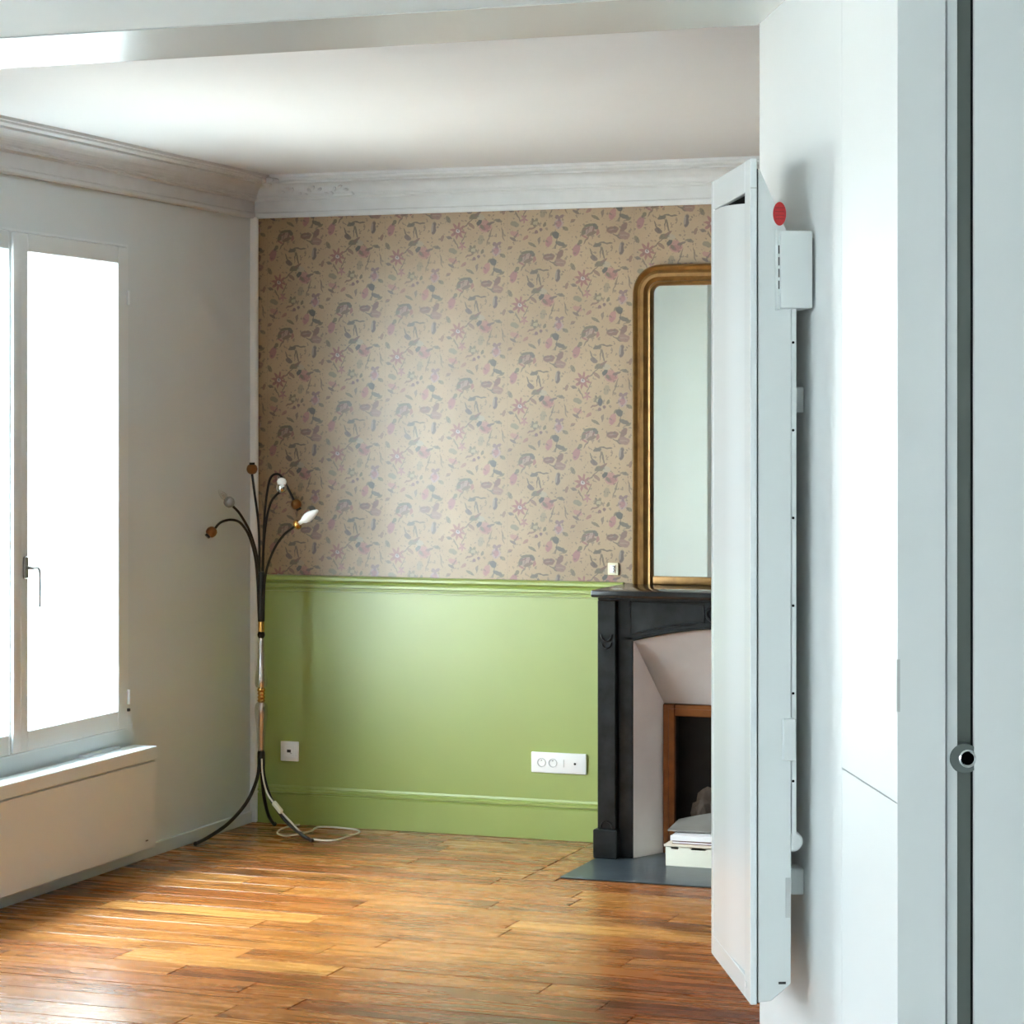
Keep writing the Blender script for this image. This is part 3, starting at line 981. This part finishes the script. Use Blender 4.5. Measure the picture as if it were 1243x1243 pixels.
ds = [-0.369 + 0.738 * i / 24 for i in range(25)]
fr = prism('frieze', [(-0.423, -0.310, 0.785)] + [(d, -0.310, arch(d)) for d in ds] + [(0.423, -0.310, 0.785), (0.423, -0.310, 0.914), (-0.423, -0.310, 0.914)],
           (0, 0.13, 0), M['marble'], f)
tube('arch_bead', [(d, -0.311, arch(d) + 0.004) for d in ds], 0.005, M['marble'], fr, 6, 1)
for s in (-1, 1):
    e = [s * (0.378 - 0.268 * i / 10) for i in range(11)]
    loop = [(d, -0.311, arch(d) + 0.024) for d in e] + [(s * 0.108, -0.311, 0.880), (s * 0.112, -0.311, 0.9105), (s * 0.378, -0.311, 0.9105)]
    tube('panel_moulding', loop, 0.0038, M['marble'], fr, 6, 1, closed=True)
tube('medallion', [(0.1 * math.cos(t), -0.312, 0.872 + 0.040 * math.sin(t)) for t in [2 * PI * k / 28 for k in range(28)]], 0.006, M['marble'], fr, 6, 1, closed=True)
bm = bmesh.new()
add_lathe(bm, [(0.0, 0.012), (0.5, 0.010), (0.9, 0.004), (1.0, 0.0), (0, 0)], 24, Matrix.Translation((0, -0.310, 0.872)) @ rot_y @ Matrix.Diagonal((0.085, 0.032, 1, 1)))
mesh_obj('medallion_boss', bm, M['marble'], fr, smooth=True)
# sloping hood, slightly hollow
bm = bmesh.new()
g = []
for i in range(21):
    t = i / 20
    d0 = -0.373 + 0.746 * t
    d1 = -0.308 + 0.616 * t
    row = []
    for k in range(7):
        u_ = k / 6
        z0, z1 = arch(max(-0.369, min(0.369, d0))) - 0.002, 0.538
        sag = 0.012 * math.sin(PI * u_)
        row.append(bm.verts.new((d0 + (d1 - d0) * u_, -0.302 + (0.150) * u_ + sag, z0 + (z1 - z0) * u_ + sag * 0.4)))
    g.append(row)
for A, B in zip(g, g[1:]):
    for k in range(6):
        bm.faces.new((A[k], B[k], B[k + 1], A[k + 1]))
bmesh.ops.solidify(bm, geom=bm.faces[:], thickness=-0.008)
mesh_obj('hood_panel', bm, M['splay'], f, smooth=True)
# brass-coloured frame round the fire opening
bm = bmesh.new()
FW = 0.043
add_box(bm, -0.300, -0.300 + FW, -0.168, -0.145, 0.004, 0.537, 0.003)
add_box(bm, 0.300 - FW, 0.300, -0.168, -0.145, 0.004, 0.537, 0.003)
add_box(bm, -0.300 + FW, 0.300 - FW, -0.168, -0.145, 0.537 - FW, 0.537, 0.003)
ins = mesh_obj('insert_frame', bm, M['copper'], f)
bm = bmesh.new()
add_box(bm, -0.284, -0.279, -0.172, -0.166, 0.004, 0.521)
add_box(bm, 0.279, 0.284, -0.172, -0.166, 0.004, 0.521)
add_box(bm, -0.284, 0.284, -0.172, -0.166, 0.516, 0.521)
mesh_obj('frame_bead', bm, M['copper'], ins)
bm = bmesh.new()
add_box(bm, -0.30, 0.30, -0.020, -0.006, 0.004, 0.55)
add_box(bm, -0.30, -0.285, -0.145, -0.020, 0.004, 0.55)
add_box(bm, 0.285, 0.30, -0.145, -0.020, 0.004, 0.55)
add_box(bm, -0.285, 0.285, -0.145, -0.020, 0.53, 0.55)
mesh_obj('firebox', bm, M['soot'], f)
hearth = prism('hearth_slab', [(-0.497, -0.732, 0.0), (0.497, -0.732, 0.0), (0.497, -0.01, 0.0), (-0.497, -0.01, 0.0)], (0, 0, 0.004), M['slate'], f, bev=0.0012)

# ------------------------------------------------------------------ gilt mirror
mi = tag(empty('overmantel_mirror', (FX, -0.005, 0.953)), 'gilt-framed mirror with rounded top corners above the mantel', 'mirror')
HW, MH, RO, FRW = 0.458, 1.163, 0.105, 0.078
pfm = [(0.0, 0.0), (0.0, 0.020), (0.004, 0.030), (0.010, 0.034), (0.016, 0.031), (0.022, 0.026), (0.034, 0.036), (0.046, 0.034), (0.054, 0.024),
       (0.060, 0.022), (0.064, 0.030), (0.070, 0.032), (0.075, 0.026), (0.078, 0.012), (0.078, 0.0)]


def frame_path():
    fr_ = []

    def at(cx, cz, nx, nz):
        return lambda p: Vector((cx - nx * p[0], -p[1], cz - nz * p[0]))
    fr_.append(at(-HW, 0.0, -1, 0))
    for k in range(13):
        a = PI - k / 12 * PI / 2
        fr_.append(at(-HW + RO + RO * math.cos(a), MH - RO + RO * math.sin(a), math.cos(a), math.sin(a)))
    for k in range(13):
        a = PI / 2 - k / 12 * PI / 2
        fr_.append(at(HW - RO + RO * math.cos(a), MH - RO + RO * math.sin(a), math.cos(a), math.sin(a)))
    fr_.append(at(HW, 0.0, 1, 0))
    return fr_


bm = bmesh.new()
add_sweep(bm, pfm, frame_path())
mesh_obj('gilt_frame', bm, M['gilt'], mi, smooth=True)
box('bottom_rail', -HW + FRW, HW - FRW, -0.026, 0, 0.0, 0.030, M['gilt'], mi, bev=0.005, seg=2)
bm = bmesh.new()
HI = HW - FRW + 0.003
RI = RO - FRW
pts = [(-HI, -0.010, 0.02), (HI, -0.010, 0.02)]
for k in range(9):
    a = k / 8 * PI / 2
    pts.append((HI - RI + RI * math.cos(a), -0.010, MH - FRW - RI + RI * math.sin(a) + 0.003))
for k in range(9):
    a = PI / 2 + k / 8 * PI / 2
    pts.append((-HI + RI + RI * math.cos(a), -0.010, MH - FRW - RI + RI * math.sin(a) + 0.003))
add_prism(bm, pts, (0, 0.008, 0))
mesh_obj('mirror_glass', bm, M['mirror'], mi)

# ------------------------------------------------------------------ wall plates
yw = -0.0042
o = tag(empty('wall_socket', (0.161, yw, 0.279)), 'single square white wall socket behind the floor lamp', 'socket')
box('plate', -0.038, 0.038, -0.009, 0, -0.038, 0.038, M['socket_white'], o, bev=0.003, seg=2)
ins_ = box('insert', -0.0225, 0.0225, -0.0105, -0.008, -0.0225, 0.0225, M['socket_white'], o, bev=0.001)
box('port', -0.009, 0.007, -0.0112, -0.010, -0.004, 0.007, M['dark'], ins_)
box('port', 0.004, 0.012, -0.0112, -0.010, -0.009, -0.005, M['socket_grey'], ins_)

o = tag(empty('multi_socket', (1.2535, yw, 0.284)), 'wide white wall plate with two sockets and data outlets near the fireplace', 'socket')
box('plate', -0.1075, 0.1075, -0.009, 0, -0.038, 0.038, M['socket_white'], o, bev=0.003, seg=2)
for x in (-0.066, -0.022):
    sk = lathe('power_socket', [(0.0, 0.0072), (0.0135, 0.0072), (0.0145, 0.0105), (0.0165, 0.0105), (0.0165, 0.006), (0.0, 0.006)], M['socket_grey'], o, 24,
               Matrix.Translation((x, -0.001, 0.0)) @ rot_y)
    lathe('earth_pin', [(0.0, 0), (0.0018, 0), (0.0018, 0.006), (0.0, 0.006)], M['steel'], sk, 10, Matrix.Translation((x, -0.007, 0.008)) @ rot_y)
    for q in (-0.006, 0.006):
        lathe('contact_hole', [(0.0, 0), (0.0016, 0), (0.0016, 0.0006), (0.0, 0.0006)], M['dark'], sk, 8, Matrix.Translation((x + q, -0.0082, -0.001)) @ rot_y)
box('switch_slot', 0.019, 0.0225, -0.0100, -0.008, -0.014, 0.014, M['socket_grey'], o)
lathe('coax_port', [(0.0, 0), (0.0042, 0), (0.0042, 0.003), (0.0, 0.003)], M['dark'], o, 14, Matrix.Translation((0.064, -0.008, 0.0)) @ rot_y)

o = tag(empty('wall_switch', (1.4645, yw, 1.005)), 'small cream switch plate on the wallpaper beside the mirror', 'switch')
box('plate', -0.0205, 0.0205, -0.010, 0, -0.0225, 0.0225, M['cord_switch'], o, bev=0.002)
sw = box('rocker', -0.012, 0.010, -0.014, -0.009, -0.015, 0.015, M['socket_white'], o, bev=0.002)
tube('rocker_mark', [(0.000, -0.0146, 0.011), (0.007, -0.0146, 0.010), (0.004, -0.0146, 0.002), (0.007, -0.0146, -0.005), (0.001, -0.0146, -0.010)], 0.0013, M['dark'], sw, 5, 3)

# ------------------------------------------------------------------ floor lamp
l = tag(empty('floor_lamp', (0.18, -0.30, 0)), 'six-armed bronze floor lamp with glass column standing in the corner', 'lamp')
arms = [
    [(-0.003, -0.001, 0.80), (-0.006, -0.002, 0.998), (-0.013, 0.006, 1.151), (-0.036, 0.019, 1.273), (-0.050, 0.025, 1.350)],
    [(-0.006, -0.005, 0.80), (-0.009, -0.003, 0.998), (-0.017, -0.049, 1.122), (-0.037, -0.098, 1.200), (-0.056, -0.130, 1.236)],
    [(-0.008, -0.002, 0.80), (-0.008, -0.023, 0.999), (-0.020, -0.050, 1.107), (-0.043, -0.079, 1.166), (-0.068, -0.110, 1.182), (-0.101, -0.132, 1.173), (-0.118, -0.148, 1.150)],
    [(0.003, 0.005, 0.80), (-0.004, 0.019, 0.996), (-0.007, 0.050, 1.149), (-0.003, 0.084, 1.235), (0.009, 0.110, 1.268), (0.029, 0.117, 1.284)],
    [(0.004, 0.002, 0.80), (-0.002, 0.019, 0.996), (-0.015, 0.058, 1.180), (-0.020, 0.099, 1.296), (-0.015, 0.122, 1.339), (0.008, 0.141, 1.345), (0.031, 0.149, 1.308), (0.060, 0.160, 1.248)],
    [(0.007, 0.000, 0.80), (0.023, -0.013, 0.968), (0.058, -0.022, 1.061), (0.103, -0.026, 1.123), (0.148, -0.021, 1.158)],
]
ball = [(0.0, 0.0), (0.010, 0.001), (0.017, 0.007), (0.0205, 0.016), (0.0205, 0.022), (0.018, 0.031), (0.013, 0.036), (0.0115, 0.036), (0.0, 0.034)]
for i, a in enumerate(arms):
    ao = tube('arm', a, 0.0048, M['bronze'], l, 8, 6)
    d = (Vector(a[-1]) - Vector(a[-2])).normalized()
    if i == 0:
        d = Vector((0, 0, 1))
    p = Vector(a[-1]) - d * 0.002
    if i in (0, 2, 4):
        lathe('socket_ball', ball, M['brownball'], ao, 18, along(p, d))
        lathe('socket_mouth', [(0.0, 0.034), (0.0105, 0.034), (0.0105, 0.044), (0.0, 0.044)], M['bronze'], ao, 14, along(p, d))
    elif i == 1:
        lathe('socket_ball', ball, M['steel'], ao, 18, along(p, d))
        lathe('clear_bulb', [(0.0, 0.034), (0.008, 0.036), (0.013, 0.052), (0.011, 0.066), (0.004, 0.082), (0.0, 0.086)], M['clear_bulb'], ao, 14, along(p, d))
    elif i == 3:
        d = Vector((0.05, 0, 1)).normalized()
        lathe('socket_ball', ball, M['chrome'], ao, 18, along(p - d * 0.006, d))
        lathe('bulb', [(0.0, 0.030), (0.0165, 0.031), (0.019, 0.040), (0.015, 0.050), (0.006, 0.055), (0.0, 0.056)], M['bulb_white'], ao, 16, along(p - d * 0.004, d))
    else:
        d = Vector((0.075, 0.015, 0.052)).normalized()
        lathe('socket_ball', [(0.0, 0.0), (0.012, 0.001), (0.018, 0.007), (0.019, 0.015), (0.016, 0.021), (0.0, 0.022)], M['brass'], ao, 18, along(p, d))
        lathe('candle_bulb', [(0.0, 0.020), (0.0075, 0.022), (0.008, 0.034), (0.0145, 0.044), (0.0185, 0.058), (0.0175, 0.074), (0.012, 0.092), (0.005, 0.106), (0.0, 0.109)], M['bulb_white'], ao, 18, along(p, d))
lathe('arm_sleeve', [(0.0, 0.80), (0.013, 0.80), (0.0145, 0.90), (0.0125, 0.985), (0.0, 0.985)], M['bronze'], l)
lathe('brass_sleeve', [(0.0, 0.762), (0.0115, 0.762), (0.0115, 0.838), (0.0, 0.838)], M['brass'], l)
lathe('column_ring', [(0.0, 0.738), (0.010, 0.738), (0.0135, 0.744), (0.0145, 0.751), (0.0125, 0.758), (0.0105, 0.764), (0.0, 0.764)], M['bronze'], l)
lathe('upper_glass', [(0.0105, 0.738), (0.0115, 0.72), (0.0125, 0.69), (0.0165, 0.64), (0.0225, 0.59), (0.0235, 0.572), (0.021, 0.558), (0.0125, 0.551)], M['column_glass'], l, 24)
lathe('lower_glass', [(0.0125, 0.500), (0.022, 0.491), (0.0245, 0.472), (0.0235, 0.452), (0.0190, 0.405), (0.0150, 0.360), (0.0125, 0.318)], M['column_glass'], l, 24)
lathe('inner_rod', [(0.0, 0.31), (0.0085, 0.31), (0.0085, 0.75), (0.0, 0.75)], M['copper_rod'], l, 12)
lathe('brass_rings', [(0.0, 0.499), (0.0125, 0.500), (0.0155, 0.505), (0.0115, 0.511), (0.0145, 0.518), (0.0105, 0.524), (0.0145, 0.531), (0.0115, 0.537), (0.0155, 0.544), (0.0125, 0.552), (0.0, 0.553)], M['brass'], l)
lathe('leg_hub', [(0.0, 0.235), (0.012, 0.24), (0.0145, 0.27), (0.0145, 0.31), (0.011, 0.322), (0.0, 0.322)], M['bronze'], l)
for fx, fy in ((-0.128, -0.282), (0.240, -0.074), (-0.050, 0.220)):
    v = Vector((fx, fy, 0))
    leg = tube('leg', [v * 0.02 + Vector((0, 0, 0.30)), v * 0.06 + Vector((0, 0, 0.22)), v * 0.22 + Vector((0, 0, 0.135)), v * 0.50 + Vector((0, 0, 0.066)),
                       v * 0.80 + Vector((0, 0, 0.026)), v + Vector((0, 0, 0.0075))], 0.0068, M['bronze'], l, 8, 6)
    t = bmesh.new()
    bmesh.ops.create_uvsphere(t, u_segments=12, v_segments=8, radius=0.0085)
    bmesh.ops.translate(t, verts=t.verts, vec=v + Vector((0, 0, 0.0085)))
    mesh_obj('foot', t, M['bronze'], leg, smooth=True)
cordp = [(0.010, -0.016, 0.29), (0.022, -0.034, 0.235), (0.050, -0.055, 0.172), (0.094, -0.068, 0.126), (0.150, -0.062, 0.070), (0.205, -0.050, 0.018), (0.255, -0.040, 0.005),
         (0.306, -0.020, 0.004), (0.316, 0.069, 0.004), (0.326, 0.160, 0.004), (0.290, 0.225, 0.004), (0.207, 0.250, 0.004), (0.135, 0.245, 0.004), (0.127, 0.200, 0.004),
         (0.139, 0.145, 0.004), (0.124, 0.059, 0.004), (0.094, 0.009, 0.004), (0.040, 0.056, 0.004), (0.012, 0.150, 0.004), (0.020, 0.225, 0.004), (0.035, 0.262, 0.004)]
cd = tag(tube('power_cord', cordp, 0.0034, M['cord'], l, 6, 6), 'thin white cord with an inline switch')
bm = bmesh.new()
add_box(bm, -0.010, 0.010, -0.007, 0.007, -0.026, 0.026, 0.005, 2)
bmesh.ops.transform(bm, matrix=along((0.100, -0.070, 0.122), (0.052, -0.01, -0.05)), verts=bm.verts)
mesh_obj('inline_switch', bm, M['cord_switch'], cd, smooth=True)

# ------------------------------------------------------------------ papers on the hearth
HZ = 0.0042
b = tag(empty('storage_box', (1.779, -0.404, HZ)), 'cream cardboard box with notched rim sitting on the slate hearth', 'box')
bm = bmesh.new()
BWX, BDY, BH = 0.31, 0.215, 0.066
add_box(bm, 0, BWX, 0, 0.004, 0, BH - 0.008)
for x0, x1 in ((0, 0.020), (0.046, 0.092), (0.146, 0.20), (0.25, BWX)):
    add_box(bm, x0, x1, 0, 0.004, BH - 0.008, BH)
add_box(bm, 0, 0.004, 0.004, BDY, 0, BH)
add_box(bm, BWX - 0.004, BWX, 0.004, BDY, 0, BH)
add_box(bm, 0.004, BWX - 0.004, BDY - 0.004, BDY, 0, BH)
add_box(bm, 0.004, BWX - 0.004, 0.004, BDY - 0.004, 0, 0.004)
mesh_obj('body', bm, M['box'], b)
z = HZ + BH
box('lid', -0.006, BWX + 0.006, -0.004, BDY + 0.004, BH + 0.0002, BH + 0.009, M['card'], b, bev=0.002)
z += 0.0095
bk = tag(empty('magazine', (1.80, -0.395, z)), 'thin magazine with dark red cover lying on the cream box', 'magazine')
box('cover', 0, 0.27, 0, 0.195, 0.0, 0.0022, M['cover'], bk)
box('page_block', 0.002, 0.268, 0.001, 0.193, 0.0023, 0.0075, M['paper'], bk)
box('cover', 0, 0.27, 0, 0.195, 0.0076, 0.0095, M['cover'], bk)
z2 = z + 0.0098


def sheet(name, x0, x1, y0, y1, zf, th, m, parent=None):
    bm = bmesh.new()
    nx, ny = 10, 6
    top, bot = [], []
    for i in range(nx + 1):
        for k in range(ny + 1):
            x = x0 + (x1 - x0) * i / nx
            y = y0 + (y1 - y0) * k / ny
            zz = zf(i / nx, k / ny)
            top.append(bm.verts.new((x, y, zz + th)))
            bot.append(bm.verts.new((x, y, zz)))
    W_ = ny + 1
    for i in range(nx):
        for k in range(ny):
            q = [i * W_ + k, (i + 1) * W_ + k, (i + 1) * W_ + k + 1, i * W_ + k + 1]
            bm.faces.new([top[v] for v in q])
            bm.faces.new([bot[v] for v in q[::-1]])
    for i in range(nx):
        for a, c_ in ((0, 1), (ny, -1)):
            p, q = i * W_ + a, (i + 1) * W_ + a
            bm.faces.new((bot[p], bot[q], top[q], top[p]))
    for k in range(ny):
        for a in (0, nx):
            p, q = a * W_ + k, a * W_ + k + 1
            bm.faces.new((bot[p], bot[q], top[q], top[p]))
    return mesh_obj(name, bm, m, parent, smooth=True)


ps = sheet('paper_stack', 1.792, 2.06, -0.390, -0.215, lambda u, v: z2 + 0.002 * u, 0.017, M['paper'])
tag(ps, 'stack of loose white sheets on top of the magazine', 'paper')
z3 = z2 + 0.0205
fo = sheet('document_folder', 1.765, 2.06, -0.330, -0.19, lambda u, v: z3 + 0.0015 + 0.008 * (1 - u) * 0 + 0.062 * u ** 0.9 * v + 0.016 * v, 0.005, M['folder'])
tag(fo, 'grey document folder tilted up against the fire opening', 'folder')
# sooty crumpled paper inside the fire opening
bm = bmesh.new()
bmesh.ops.create_icosphere(bm, subdivisions=3, radius=1.0)
for v in bm.verts:
    n = v.co.normalized()
    k = 1 + 0.22 * math.sin(7 * n.x + 3 * n.z) * math.cos(6 * n.y + 2) + random.uniform(-0.06, 0.06)
    v.co = Vector((n.x * 0.075 * k, n.y * 0.045 * k, n.z * 0.13 * k))
    v.co.z = max(v.co.z, -0.10)
cp = mesh_obj('crumpled_paper', bm, M['crumple'], loc=(1.86, -0.085, 0.104))
tag(cp, 'sooty crumpled paper bundle inside the fire opening', 'paper')

# ------------------------------------------------------------------ outside
tag(box('street_ground', -120, 60, -120, 140, -9.4, -9.0, M['street']), 'pale street far below the window', kind='structure')
bd = tag(empty('apartment_building', (-14, 0, -9)), 'pale apartment block across the street outside the window', 'building')
box('facade_wall', -9, 0, -30, 36, 0, 9.6, M['facade'], bd)
box('cornice', -9, 0.35, -30, 36, 9.6, 9.9, M['facade'], bd)
for row in range(2):
    for k in range(16):
        y = -27 + k * 3.9
        zz = 1.6 + row * 4.2
        wd = box('window', -0.05, 0.03, y, y + 1.3, zz, zz + 2.4, M['facade_dark'], bd)
        bm = bmesh.new()
        add_box(bm, 0.05, 0.30, y - 0.15, y + 1.45, zz - 0.1, zz)
        add_box(bm, 0.26, 0.30, y - 0.15, y + 1.45, zz + 0.85, zz + 0.92)
        for q in range(9):
            add_box(bm, 0.27, 0.29, y - 0.13 + q * 0.195, y - 0.11 + q * 0.195, zz, zz + 0.85)
        mesh_obj('balcony_rail', bm, M['rail_pale'], wd)
